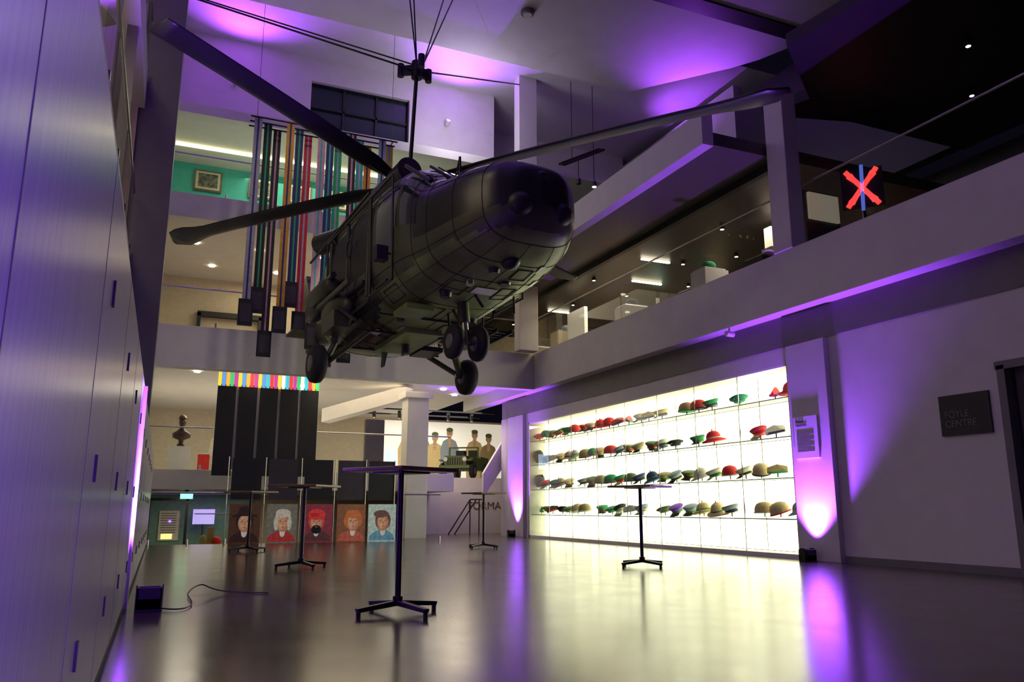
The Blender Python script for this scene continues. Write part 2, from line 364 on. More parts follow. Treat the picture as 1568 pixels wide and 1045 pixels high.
# ---------------------------------------------------------------- signs
s=E('foyle_centre_sign',(9.29,6.97,1.95));B('panel',9.27,9.3,6.62,7.32,1.7,2.22,BLACK,s)
LET=mat('sign_letter',(.16,.15,.15),.4,noise=.1)
text('lettering','FOYLE\nCENTRE',.12,(9.268,7.25,1.93),(math.pi/2,0,-math.pi/2),LET,s)
s=E('info_panel',(9.18,9.62,1.9));B('board',9.17,9.2,9.38,9.88,1.55,2.2,mat('info_white',(.7,.68,.72),.5,noise=.03),s)
g=MB()
for i in range(11): g.box(9.165,9.171,9.46+.08*(i%3==2),9.82,1.95-.03*i,1.956-.03*i+.004,GREY)
g.fin('printed_lines',s)
text('heading','Military\nHeadwear',.06,(9.166,9.84,2.11),(math.pi/2,0,-math.pi/2),BLACK,s,.002)
# ---------------------------------------------------------------- helicopter
OL=mat('heli_olive',(.055,.065,.03),.42,noise=.4,nscale=1.2,bump=.1)
OLG=mat('heli_green_belly',(.15,.2,.055),.4,noise=.35,nscale=1.5)
HB=mat('heli_black_green',(.016,.018,.02),.36,noise=.25,nscale=1.5)
HGL=mat('heli_canopy_glass',(.015,.02,.025),.04,noise=.1,spec=1)
HLN=mat('heli_panel_gap',(.008,.01,.008),.6,noise=.1)
RUB=mat('tyre_rubber',(.012,.012,.012),.75,noise=.1)
LAB=mat('label_white',(.7,.7,.65),.5,noise=.03)
hd=math.radians(-90+7)
HM=Matrix.Translation((3.62,12.7,2.88))@Matrix.Rotation(hd,4,'Z')@Matrix.Rotation(math.radians(-3.5),4,'Y')@Matrix.Scale(1.05,4)
heli=E('helicopter',(3.62,12.7,4.8))
secs=[(4.12,.05,1.4,1.65),(4.07,.36,1.2,1.82),(3.9,.58,1.0,1.95),(3.5,.78,.86,2.04),(3.0,.9,.8,2.12),(2.6,.96,.76,2.22),(2.2,.99,.73,2.52),(1.8,1.01,.71,2.75),(1.2,1.03,.69,2.83),(.4,1.03,.68,2.85),(-.4,1.02,.68,2.85),(-1.2,1.0,.7,2.82),(-2.0,.84,.85,2.65),(-2.8,.52,1.2,2.42),(-3.4,.34,1.45,2.25),(-4.2,.27,1.6,2.15),(-5.0,.2,1.72,2.08),(-5.4,.14,1.8,2.05)]
def cr(a,b,c,d,t): return .5*((2*b)+(-a+c)*t+(2*a-5*b+4*c-d)*t*t+(-a+3*b-3*c+d)*t**3)
S2=[]
for i in range(len(secs)-1):
    a=secs[max(0,i-1)];b_=secs[i];c=secs[i+1];d=secs[min(len(secs)-1,i+2)]
    for k in range(4):
        t=k/4;x=b_[0]+(c[0]-b_[0])*t
        S2.append((x,)+tuple(cr(a[j],b_[j],c[j],d[j],t) for j in(1,2,3)))
S2.append(secs[-1])
n=56;vs=[];fs=[];ms=[]
def sp_(v,e): return math.copysign(abs(v)**e,v)
def surf(x,a,off=0):
    for p,q in zip(S2,S2[1:]):
        if q[0]<=x<=p[0]: break
    t=(x-p[0])/(q[0]-p[0]);w,zb,zt=[p[j]+(q[j]-p[j])*t for j in(1,2,3)]
    e=.62 if x>-2.5 else .85
    return Vector((x,(w+off)*sp_(math.cos(a),e),(zb+zt)/2+((zt-zb)/2+off)*sp_(math.sin(a),e)))
for x,w,zb,zt in S2:
    e=.62 if x>-2.5 else .85
    w=max(w,.01)
    for i in range(n):
        a=2*math.pi*i/n;vs.append((x,w*sp_(math.cos(a),e),(zb+zt)/2+(zt-zb)/2*sp_(math.sin(a),e)))
for k in range(len(S2)-1):
    for i in range(n):
        f=(k*n+i,k*n+(i+1)%n,(k+1)*n+(i+1)%n,(k+1)*n+i);fs.append(f)
        c=sum((Vector(vs[q]) for q in f),Vector())/4
        x,y,z=c
        m=OL if z>1.05 else OLG
        if x>2.4 and z>1.3: m=HB
        if 1.85<x<2.62 and z>2.05 and abs(y)>.05 and abs(y)<.85 : m=HGL
        if 1.25<x<2.5 and abs(y)>.85 and 1.6<z<2.35 and not 1.86<x<1.98: m=HGL
        if 1.3<x<1.75 and z>2.7 and .2<abs(y)<.7: m=HGL
        if -1.0<x<.9 and abs(y)>.85 and 1.1<z<2.4: m=BLACK  # shade inside the open cabin doorway, painted flat black on the hull
        if -.3<z-(.35*x+.9)-.0<.25 and z<1.05 and x<1.0: m=HB
        ms.append(m)
g=MB(HM);g.add(vs,fs,ms,True);g.poly([vs[i] for i in range(n)],HB);g.fin('fuselage',heli)
g=MB(HM)
for x in(3.75,3.3,2.75,2.35,1.75,1.05,.1,-.95,-1.6,-2.4,-3.5,-4.6):
    P=[surf(x,2*math.pi*i/40,.003) for i in range(41)];g.path(P,.005,HLN,5)
for a in(-1.95,-1.2,-.75,-2.4,-1.57,-.35,-2.8,.5,2.64):
    P=[surf(3.75-.25*i,a,.003) for i in range(26)];g.path(P,.004,HLN,5)
for(xa,xb,a0,a1) in((3.2,2.9,-1.5,-1.3),(2.6,2.2,-1.9,-1.65),(2.6,2.2,-1.45,-1.25),(1.6,1.1,-1.85,-1.6),(.9,.4,-1.5,-1.3),(-.1,-.6,-1.9,-1.65),(3.0,2.7,-.9,-.6),(1.6,1.2,-2.5,-2.2)):
    P=[surf(xa,a0,.006),surf(xb,a0,.006),surf(xb,a1,.006),surf(xa,a1,.006)];g.path(P+[P[0]],.007,HLN,5)
g.fin('panel_seams',heli)
g=MB(HM)
for s_ in(-1,1):
    for x in(-.6,-.1,.4): g.box(x,x+.35,s_*1.0-.02,s_*1.0+.03,1.15,1.55,OL);g.box(x,x+.35,s_*.98-.02,s_*.98+.03,1.6,2.1,HB)
    for x in(-.95,-.1,.85): g.cyl((x,s_*1.03,1.0),(x,s_*1.0,2.5),.03,OL,8)
    P=[Vector((.2+.12*math.cos(t*.7),s_*(1.09),1.95+.16*math.sin(t*.7))) for t in range(20)];g.path(P,.012,HB,6)
g.fin('cabin_seats_and_straps',heli)
g=MB(HM)
cs=[(1.35,.3,2.7,2.86),(1.1,.62,2.7,3.08),(.6,.72,2.7,3.2),(-.6,.75,2.7,3.22),(-1.6,.7,2.6,3.12),(-2.4,.5,2.4,2.85),(-3.0,.25,2.2,2.5)]
cv=[];nn=24
for x,w,zb,zt in cs:
    for i in range(nn):
        a=2*math.pi*i/nn;cv.append((x,w*sp_(math.cos(a),.7),(zb+zt)/2+(zt-zb)/2*sp_(math.sin(a),.7)))
g.add(cv,[(k*nn+i,k*nn+(i+1)%nn,(k+1)*nn+(i+1)%nn,(k+1)*nn+i) for k in range(len(cs)-1) for i in range(nn)],OL,True)
for s_ in(-1,1):
    g.cyl((.75,s_*.5,3.0),(1.2,s_*.5,3.0),.2,HB,20);g.cyl((1.2,s_*.5,3.0),(1.22,s_*.5,3.0),.15,BLACK,20)
    g.cyl((-1.7,s_*.6,2.95),(-2.35,s_*.78,3.0),.17,HB,18,.2)
g.fin('engine_cowling',heli)
g=MB(HM)
for s_ in(-1,1):
    w=1.035*s_
    def bar(x0,z0,x1,z1,r=.018): g.cyl((x0,w,z0),(x1,w,z1),r,HB,8)
    for x0,x1,z0,z1 in((-1.05,.95,.9,2.5),(1.0,1.85,.95,2.5)):
        bar(x0,z0,x1,z0);bar(x1,z0,x1,z1);bar(x1,z1,x0,z1);bar(x0,z1,x0,z0)
    g.cyl((-2.2,s_*1.0,2.55),(1.0,s_*1.06,2.58),.022,HB,8)
    g.cyl((1.3,s_*1.05,.98),(1.7,s_*1.05,.98),.02,HB,8)
    g.cyl((2.55,s_*.3,2.26),(2.05,s_*.42,2.66),.012,BLACK,8)
g.cyl((2.66,0,2.2),(1.82,0,2.78),.03,HB,8)
for s_ in(-1,1): g.cyl((2.6,s_*.8,2.12),(1.85,s_*.84,2.68),.03,HB,8);g.cyl((2.62,s_*.42,2.2),(1.85,s_*.45,2.76),.022,HB,8)
g.cyl((1.9,0,2.7),(1.9,0,3.0),.02,BLACK,8);g.cyl((1.9,0,3.0),(1.75,0,2.74),.015,BLACK,8)
g.cyl((2.3,0,.72),(2.5,0,.5),.02,BLACK,8)
g.cyl((1.75,-1.02,1.35),(2.05,-1.3,1.2),.015,BLACK,8);g.box(1.98,2.12,-1.36,-1.2,1.1,1.3,BLACK)
g.fin('door_frames_and_wipers',heli)
g=MB(HM)
g.ell((4.0,-.28,1.32),(.16,.17,.15),BLACK,18,12);g.ell((3.97,.3,1.3),(.16,.17,.15),BLACK,16,10);g.ell((4.03,0,1.72),(.1,.1,.07),HB,14,8)
for (x,a,l) in((3.35,-1.25,.13),(2.85,-1.05,.13),(2.55,-1.6,.13),(.6,-1.75,.17),(.15,-2.0,.17)):
    P=[surf(x,a,.012),surf(x-l*1.6,a,.012),surf(x-l*1.6,a+.12,.012),surf(x,a+.12,.012)];g.add(P,[(0,1,2,3)],LAB)
for (x,y,r) in((3.1,-.15,.1),(2.75,.2,.13),(2.2,-.4,.12),(3.3,0,.08),(1.2,.5,.14),(.9,-.5,.1)):
    g.cyl((x,y,.66 if x<2.6 else .75),(x,y,.9),r*.6,BLACK,14,r)
g.ell((3.35,-.05,.84),(.14,.12,.1),BLACK,14,8)
g.cyl((2.7,-.3,.7),(2.7,-.3,.85),.06,STEEL,14);g.cyl((2.4,.55,.5),(2.4,.55,.75),.015,BLACK,8);g.cyl((1.5,0,.35),(1.45,0,.72),.02,BLACK,8)
for x in(.0,-.9): g.poly([(x,-.01,.7),(x-.25,-.01,.7),(x-.28,-.01,.45),(x-.15,-.01,.45)],BLACK,(0,.02,0))
g.fin('nose_sensors_and_labels',heli)
g=MB(HM)
for i in range(6): g.box(.7+.13*i,.74+.13*i,.55,1.05,.52,.55,BLACK)
for y in(.55,.8,1.05): g.box(.66,1.5,y-.015,y+.015,.5,.56,BLACK)
g.cyl((.8,.6,.52),(.8,.6,.72),.015,BLACK,8);g.cyl((1.4,.6,.52),(1.4,.6,.72),.015,BLACK,8)
g.box(-.7,.6,-.3,.3,.6,.7,OLG);g.cyl((-.1,0,.6),(-.1,0,.45),.06,BLACK,12)
for x in(-.9,.2,1.1): g.box(x,x+.02,-.95,.95,.66,.69,HB)
g.box(1.2,1.7,-.75,-.35,.62,.7,OLG);g.box(-.9,-.4,.4,.8,.62,.7,HB)
g.fin('belly_fittings',heli)
def wheel(g,c,r,w):
    prof=[(r*.45,-w*.5),(r*.8,-w*.5),(r*.96,-w*.32),(r,0),(r*.96,w*.32),(r*.8,w*.5),(r*.45,w*.5)]
    T=Matrix.Translation(c)@Matrix.Rotation(math.pi/2,4,'X')
    g.lathe(prof,RUB,28,T);g.lathe([(.03,-w*.53),(r*.42,-w*.53),(r*.42,w*.53),(.03,w*.53)],GREY,20,T)
g=MB(HM)
for s_ in(-1,1):
    wheel(g,(-.55,s_*1.32,.26),.31,.21)
    g.cyl((-.55,s_*1.2,.26),(-.5,s_*1.05,.62),.05,OL,12)
    g.cyl((-.5,s_*1.05,.62),(-.35,s_*.98,1.3),.075,OL,12)
    g.cyl((-.55,s_*1.2,.26),(.2,s_*.7,.72),.045,OL,12)
    g.cyl((-.55,s_*1.2,.26),(-1.15,s_*.7,.8),.045,OL,12)
    g.cyl((-.55,s_*1.1,.26),(-.55,s_*1.36,.26),.04,STEEL,12)
    g.ell((-.45,s_*1.02,1.1),(.6,.22,.32),OL,20,12)
g.fin('main_landing_gear',heli)
g=MB(HM)
for s_ in(-1,1): wheel(g,(2.0,s_*.19,.12),.25,.14)
g.cyl((2.0,-.2,.12),(2.0,.2,.12),.035,STEEL,12);g.cyl((2.0,0,.12),(1.95,0,.5),.05,STEEL,14);g.cyl((1.95,0,.42),(1.9,0,.85),.085,OL,16)
g.cyl((2.0,0,.25),(1.6,0,.72),.025,OL,10)
g.fin('nose_landing_gear',heli)
g=MB(HM)
for s_ in(-1,1):
    g.box(-.2,.8,s_*1.05-.03,s_*1.05+.03,1.2,1.26,HB)
    g.cyl((-1.7,s_*1.05,1.7),(-.2,s_*1.2,1.65),.05,HB,10)
    g.lathe([(.02,-.6),(.13,-.54),(.17,-.3),(.17,.35),(.12,.5),(.1,.52)],OL,20,Matrix.Translation((-.9,s_*1.14,1.55))@Matrix.Rotation(math.pi/2,4,'Y'))
    g.cyl((-.9,s_*1.2,1.3),(.6,s_*1.2,1.3),.05,OL,14)
    g.ell((-2.3,s_*.8,1.7),(.5,.2,.22),HB,16,10)
    g.box(-.5,.1,s_*1.15-.12,s_*1.15+.12,.72,.98,OL);g.cyl((.1,s_*1.2,1.0),(.55,s_*1.1,.72),.03,HB,8)
g.fin('side_carriers',heli)
g=MB(HM@Matrix.Translation((2.5,0,0)))
g.poly([(-7.0,-.06,1.75),(-8.1,-.06,1.7),(-8.8,-.06,3.5),(-8.3,-.06,3.6),(-7.5,-.06,2.1)],OL,(0,.12,0))
g.box(-8.7,-8.2,-.05,1.2,3.4,3.47,OL)
g.cyl((-8.45,.08,3.2),(-8.45,.28,3.2),.08,HB,12)
for i in range(4):
    a=i*math.pi/2+.4;g.box(-.07,.07,-.012,.012,0,.9,HB,Matrix.Translation((-8.45,.27,3.2))@Matrix.Rotation(a,4,'Y'))
g.box(-7.4,-6.9,-.7,.7,1.85,1.9,OL)
g.fin('tail_fin_and_rotor',heli)
hub=HM@Vector((0,0,3.35))
g=MB(HM);g.cyl((0,0,3.0),(0,0,3.45),.13,HB,20);g.cyl((0,0,3.28),(0,0,3.42),.3,HB,24);g.cyl((0,0,3.1),(0,0,3.16),.24,STEEL,20)
for i in range(4):
    a=i*math.pi/2+.3;g.cyl((.2*math.cos(a),.2*math.sin(a),3.13),(.3*math.cos(a),.3*math.sin(a),3.36),.02,STEEL,8)
g.fin('rotor_hub',heli)
def blade(name,az,L,dz,paddle=True,droop=.25):
    T=Matrix.Translation(hub)@Matrix.Rotation(az,4,'Z')@Matrix.Rotation(math.radians(8),4,'X')
    st=[];N=26
    for i in range(N+1):
        r=.3+(L-.3)*i/N;u=r/L
        ch=.1+.1*min(1,max(0,(r-.5)/.5)) if r<1 else .2
        off=0
        if paddle and u>.84:
            q=(u-.84)/.16
            ch=.2+.12*math.sin(min(1,q*1.6)*math.pi/2) if q<.7 else .32*(1-((q-.7)/.3)**2*.75)
            off=-.12*max(0,q-.25)+.05*math.sin(q*math.pi)
        st.append((r,ch,off,dz*u-droop*u*u,.035 if r>.9 else .05))
    vs=[];n=12
    for r,ch,off,z,t in st:
        for k in range(n):
            a=2*math.pi*k/n;vs.append((r,off+ch*math.cos(a),z+t*math.sin(a)*(1-.3*math.cos(a))))
    g=MB(T);g.add(vs,[(k*n+i,k*n+(i+1)%n,(k+1)*n+(i+1)%n,(k+1)*n+i) for k in range(N) for i in range(n)]+[tuple(range(n)),tuple(N*n+i for i in range(n))],HB,True)
    g.cyl((.25,0,0),(1.0,0,dz*.15),.065,HB,14)
    g.fin(name,heli)
blade('rotor_blade_1',math.radians(-56),6.6,.1)
blade('rotor_blade_2',math.radians(131),5.8,.1)
blade('rotor_blade_3',math.radians(214.5),4.95,.55,False,.1)
blade('rotor_blade_4',math.radians(34),6.0,.0)
# suspension
cr_=E('suspension_cable_rig',(3.62,12.7,8.6))
A=Vector((3.62,12.7,8.55))
g=MB()
g.cyl(hub+Vector((0,0,.13)),A,.035,BLACKM,12)
g.cyl(A+Vector((0,0,.05)),(3.3,13.0,11.99),.014,BLACKM,8);g.cyl(A+Vector((0,0,.05)),(3.55,13.2,11.99),.014,BLACKM,8)
g.cyl(A+Vector((.1,0,.1)),(5.1,15,11.99),.014,BLACKM,8);g.cyl(A+Vector((.1,0,.1)),(4.9,15.1,11.99),.014,BLACKM,8)
g.cyl(A+Vector((-.1,0,0)),(-.27,14.15,9.9),.018,BLACKM,8);g.cyl(A+Vector((-.1,0,.1)),(-.27,14.25,10.0),.014,BLACKM,8)
g.cyl(A+Vector((.1,0,0)),(8.4,18.9,12.6),.018,BLACKM,8)
g.fin('cables',cr_)
g=MB(Matrix.Translation(A))
g.cyl((0,0,-.16),(0,0,.16),.1,BLACKM,16)
for i in range(3):
    a=i*2.094+.5;g.box(0,.32,-.03,.03,-.08,.1,BLACKM,Matrix.Rotation(a,4,'Z'));g.cyl((.3*math.cos(a),.3*math.sin(a),-.1),(.3*math.cos(a),.3*math.sin(a),.14),.06,BLACKM,12)
g.fin('shackle_hub',cr_)
# ---------------------------------------------------------------- medal ribbons
rcols=[(.4,.4,.45),(.015,.015,.02),(.02,.02,.02),(.65,.34,.05),(.03,.03,.15),(.6,.02,.05),(.55,.3,.4),(.03,.03,.14),(.02,.4,.14),(.02,.02,.02),(.04,.4,.4),(.75,.22,.03),(.3,.38,.6),(.65,.45,.05)]
RM=[mat('ribbon_%d'%i,c,.7,noise=.1,nscale=10) for i,c in enumerate(rcols)]
e=E('hanging_medal_ribbons',(2.8,17.4,7.2))
g=MB();gm=MB()
lows=[5.15,5.5,4.6,5.05,5.7,5.1,4.75,5.4,5.2,4.5,5.3,5.6,5.1,5.9]
for i in range(14):
    x=1.32+.235*i;y=17.3+.25*(i%3);zt=9.35;zb=lows[i]
    w=.085
    g.box(x-w,x+w,y,y+.01,zb,zt,RM[i])
    g.box(x-w*.22,x+w*.22,y-.004,y+.012,zb,zt,RM[(i*5+3)%14] if i%2 else RM[(i+4)%14])
    gm.box(x-.15,x+.15,y-.02,y+.03,zb-.58,zb,BLACK);gm.box(x-.11,x+.11,y-.025,y-.02,zb-.5,zb-.1,DGREY)
g.fin('ribbons',e);gm.fin('medal_plates',e)
g=MB().cyl((1.3,17.5,9.38),(1.3,17.5,12.89),.005,BLACKM,8).cyl((4.4,17.5,9.38),(4.4,17.5,12.89),.005,BLACKM,8)
for y in(17.3,17.55,17.8): g.cyl((1.15,y,9.36),(4.5,y,9.36),.02,BLACKM,8)
for x in(1.3,4.4): g.cyl((x,17.3,9.37),(x,17.8,9.37),.015,BLACKM,8)
g.fin('ribbon_rail',e)
e=E('ribbon_panel_display',(2.4,21.8,3))
cols=[(.8,.6,.05),(.05,.5,.15),(.7,.05,.05),(.1,.3,.7),(.8,.8,.8),(.5,.05,.3),(.9,.4,.05),(.05,.5,.6)]
GL=[em('ribbon_glow_%d'%i,c,1.0) for i,c in enumerate(cols)]
for q in GL: q.node_tree.nodes['Principled BSDF'].inputs['Base Color'].default_value=q.node_tree.nodes['Principled BSDF'].inputs['Emission Color'].default_value
g=MB()
for k in range(5):
    x0=1.12+.53*k;g.box(x0,x0+.46,21.75,21.8,1.6,3.95,BLACK)
g.fin('dark_panels',e)
MB().box(1.12,3.72,21.8,21.84,1.76,3.95,WHITE).fin('backing',e)
g=MB()
for i in range(26): g.box(1.12+.1*i,1.2+.1*i,21.74,21.8,3.9,4.29,GL[(i*3+i//4)%8])
g.fin('coloured_heads',e)
# ---------------------------------------------------------------- portraits
e=E('portrait_panel_display',(3.3,19.4,.9))
def disc(g,cx,cz,rx,rz,y,m,n=24): g.add([(cx+rx*math.cos(2*math.pi*i/n),y,cz+rz*math.sin(2*math.pi*i/n)) for i in range(n)],[tuple(range(n))[::-1]],m)
def pm(nm,c,es=.3): return mat(nm,c,.5,noise=.35,nscale=14,emit=c,es=es)  # paint colours also emit, so brightness is put into the pigment
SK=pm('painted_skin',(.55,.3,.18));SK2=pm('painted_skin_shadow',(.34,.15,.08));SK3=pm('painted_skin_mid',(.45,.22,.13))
data=[((.07,.03,.012),(.02,.012,.01),(.03,.012,.01),'hat'),((.14,.14,.11),(.5,.45,.38),(.35,.03,.03),'wig'),((.2,.03,.05),(.6,.04,.04),(.08,.03,.03),'turban'),((.2,.08,.04),(.45,.13,.04),(.4,.09,.06),'hair'),((.4,.5,.46),(.12,.06,.05),(.1,.25,.35),'side')]
px=[1.45,2.27,3.09,3.88,4.63]
for i,(bg,hr,ct,k) in enumerate(data):
    x0=px[i];w=.68;cx=x0+w/2+[0,.02,-.03,.04,.02][i]
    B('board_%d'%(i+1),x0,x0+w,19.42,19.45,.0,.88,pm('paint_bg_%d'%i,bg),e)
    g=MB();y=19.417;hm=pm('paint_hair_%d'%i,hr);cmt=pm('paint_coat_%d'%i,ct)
    g.poly([(x0+.02,y,.03),(x0+w-.02,y,.03),(x0+w-.06,y,.16),(x0+w-.16,y,.23),(cx+.09,y,.27),(cx-.09,y,.27),(x0+.16,y,.23),(x0+.06,y,.16)],cmt)
    disc(g,cx,.5,.19,.24,y-.002,hm);disc(g,cx,.28,.075,.1,y-.003,SK2);disc(g,cx,.23,.06,.09,y-.0035,pm('collar%d'%i,(.6,.56,.5)))
    disc(g,cx,.45,.145,.195,y-.004,SK2);disc(g,cx-.012,.45,.128,.185,y-.005,SK3);disc(g,cx-.03,.47,.095,.15,y-.0055,SK)
    if k=='hat': g.poly([(cx-.29,y-.006,.58),(cx-.1,y-.006,.61),(cx+.1,y-.006,.61),(cx+.29,y-.006,.58),(cx+.25,y-.006,.64),(cx+.15,y-.006,.66),(cx+.13,y-.006,.8),(cx,y-.006,.84),(cx-.13,y-.006,.8),(cx-.15,y-.006,.66),(cx-.25,y-.006,.64)],hm)
    if k=='turban': disc(g,cx,.64,.2,.13,y-.006,hm);disc(g,cx,.3,.115,.1,y-.007,BLACK);disc(g,cx-.04,.63,.12,.05,y-.0065,pm('turban_fold',(.45,.02,.02)))
    if k=='wig': disc(g,cx,.67,.17,.1,y-.006,hm);disc(g,cx-.15,.45,.05,.17,y-.006,hm);disc(g,cx+.15,.45,.05,.17,y-.006,hm)
    if k=='hair': disc(g,cx,.65,.18,.1,y-.006,hm);disc(g,cx-.17,.5,.05,.14,y-.006,hm);disc(g,cx+.17,.5,.05,.14,y-.006,hm)
    if k=='side': disc(g,cx-.06,.65,.17,.09,y-.006,hm)
    for s_ in(-1,1):
        disc(g,cx+s_*.052,.49,.028,.016,y-.0075,SK2,12);disc(g,cx+s_*.052,.489,.018,.008,y-.008,LAB,10);disc(g,cx+s_*.052,.489,.008,.008,y-.0085,BLACK,10);disc(g,cx+s_*.052,.518,.032,.006,y-.008,SK2,10)
    g.poly([(cx-.02,y-.008,.405),(cx+.022,y-.008,.405),(cx+.012,y-.008,.48),(cx,y-.008,.48)],SK2);disc(g,cx-.008,.42,.012,.012,y-.0085,SK,10)
    disc(g,cx,.362,.036,.008,y-.009,pm('lip%d'%i,(.36,.08,.06)),12);disc(g,cx,.352,.026,.007,y-.0092,pm('lipb%d'%i,(.42,.12,.1)),12)
    g.fin('portrait_%d'%(i+1),e)
g=MB()
for i in range(5): x0=px[i]-.02;g.box(x0+.02,x0+.68,19.5,19.54,.98,1.92,DGREY if i%2 else BLACK)
for i in range(6):
    x0=(px+[5.35])[i]-.08;g.cyl((x0,19.48,0),(x0,19.48,1.95),.012,STEEL,8)
g.fin('upper_dark_panels',e)
# ---------------------------------------------------------------- mezzanine exhibits
b_=E('bust_on_plinth',(.35,24,1.75));B('plinth',.1,.65,23.7,24.2,1.75,2.45,WHITE,b_)
BR=mat('bronze',(.06,.04,.03),.35,metal=.6,noise=.2)
g=MB(Matrix.Translation((.38,23.95,2.45)));g.lathe([(.1,0),(.1,.06),(.06,.1),(.07,.18),(.23,.24),(.25,.36),(.12,.44),(.07,.5),(.06,.56)],BR,20,sy=.6);g.ell((0,-.02,.68),(.1,.12,.15),BR);g.ell((0,-.14,.67),(.02,.03,.035),BR,8,6)
g.lathe([(.13,.76),(.11,.8),(.08,.86),(.01,.88)],BR);g.fin('bust',b_)
b_=E('red_display_box',(1,24,1.75));B('box',.85,1.15,23.8,24.1,1.75,2.25,RED,b_);B('lid',.84,1.16,23.79,24.11,2.25,2.29,WHITE,b_)
e=E('uniform_display',(1.45,24.3,1.76));g=MB(Matrix.Translation((1.45,24.3,1.75)))
g.cyl((0,0,0),(0,0,.9),.02,STEEL,8);g.lathe([(.16,.0),(.16,.04)],STEEL);g.lathe([(.24,.3),(.17,.7),(.21,1.0),(.08,1.1),(.05,1.14)],HC[8],sy=.6)
for s_ in(-1,1): g.cyl((s_*.2,0,.98),(s_*.27,-.03,.5),.055,HC[8],10)
g.fin('mannequin_tunic',e)
def jeep(x,y,z,s,rot):
    e=E('military_jeep',(x,y,z));T=Matrix.Translation((x,y,z))@Matrix.Rotation(rot,4,'Z')@Matrix.Scale(s,4)
    OLJ=HC[7];g=MB(T)
    g.box(-1.6,1.1,-.7,.7,.45,.95,OLJ);g.box(.3,1.6,-.5,.5,.5,1.0,OLJ);g.box(-1.6,-.2,-.7,.7,.95,1.05,OLJ);g.box(.2,.25,-.65,.65,1.0,1.45,GLASS);g.box(.18,.27,-.68,.68,1.42,1.48,OLJ)
    for a in(-.68,.68): g.box(.18,.27,a-.03,a+.03,.95,1.45,OLJ)
    for i in range(7): g.box(1.6,1.62,-.35+.11*i,-.31+.11*i,.6,.92,BLACK)
    for a in(-.55,.55): g.cyl((1.6,a*.8,.85),(1.64,a*.8,.85),.1,LAB,14);g.box(.8,1.6,a-.2,a+.2,.78,.84,OLJ)
    g.box(-.6,-.2,-.5,-.1,.95,1.35,BLACK);g.box(-.6,-.2,.1,.5,.95,1.35,BLACK);g.box(1.65,1.75,-.7,.7,.45,.58,OLJ)
    g.fin('body',e);g=MB(T)
    for a in(-1.1,1.15):
        for b in(-.7,.7): wheel(g,(a,b,.36),.36,.22)
    g.fin('wheels',e)
jeep(9.6,26.3,1.75,.75,-2.2)
B('floor_mezzanine_side',7.7,14,24.6,31,1.25,1.75,WHITE)
e=E('photographic_mural',(9.3,29.9,2.9));g=MB()
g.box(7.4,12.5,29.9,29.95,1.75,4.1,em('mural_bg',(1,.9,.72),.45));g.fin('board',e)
g=MB();FS=pm('mural_skin',(.5,.3,.18),.1)
for i,(x,c) in enumerate(((8.55,HC[6]),(9.1,HC[2]),(9.65,HC[6]),(10.25,HC[5]),(11.3,HC[6]),(11.9,HC[2]))):
    y=29.89-.004*i;h=.5+.12*math.sin(i*2.3)
    g.poly([(x-.34,y,1.85),(x+.34,y,1.85),(x+.38,y,2.5+h),(x+.26,y,2.8+h),(x+.07,y,2.9+h),(x-.07,y,2.9+h),(x-.26,y,2.8+h),(x-.38,y,2.5+h)],c);g.poly([(x-.06,y-.002,2.6+h),(x+.06,y-.002,2.6+h),(x+.07,y-.002,3.0+h),(x-.07,y-.002,3.0+h)],FS)
    disc(g,x,3.12+h,.13,.17,y-.004,FS);disc(g,x,3.24+h,.14,.09,y-.006,HC[7]);disc(g,x-.045,3.12+h,.014,.01,y-.01,BLACK,8);disc(g,x+.045,3.12+h,.014,.01,y-.01,BLACK,8)
g.fin('figures',e)
e=E('display_monitor',(6.6,25,2.1));B('stand',6.55,6.65,25,25.1,1.75,2.1,BLACK,e);B('screen',6.42,6.8,24.95,25,2.1,2.6,em('screen_blue',(.4,.7,1),1.2),e)
B('partition_mezzanine',5.66,6.25,24.5,24.7,1.75,3.5,DGREY)
MB().box(6.05,6.65,21.2,21.8,-1.2,3.95,WHITE).box(5.95,6.75,21.1,21.9,3.78,3.95,WHITE).fin('pillar_hall',bevel=.01)
MB().poly([(4.2,24,3.3),(6.2,22,3.85),(6.2,22,4.25),(4.2,24,3.7)],WHITE,(.3,.3,0)).fin('stair_stringer_back')
MB().poly([(8.75,22.35,1.1),(10.05,22.6,2.8),(10.05,22.6,3.7),(8.75,22.35,1.8)],WHITE,(0,.15,0)).fin('stair_balustrade_white')
B('wall_formation',7.5,12,24.2,24.5,-1.2,1.25,WHITE)
text('formation_lettering','FORMATION',.34,(8.95,24.19,.75),(math.pi/2,0,0),mat('letter_bronze',(.12,.07,.03),.5,noise=.1))
g=MB();g.cyl((8.3,23.6,0),(9.0,23.6,1.05),.02,BLACKM,8);g.cyl((8.1,23.6,0),(8.8,23.6,1.05),.02,BLACKM,8);g.cyl((8.8,23.6,1.05),(9.2,23.6,1.05),.02,BLACKM,8)
for x in(8.8,9.1): g.cyl((x,23.6,0),(x,23.6,1.05),.018,BLACKM,8)
g.fin('stair_handrail')
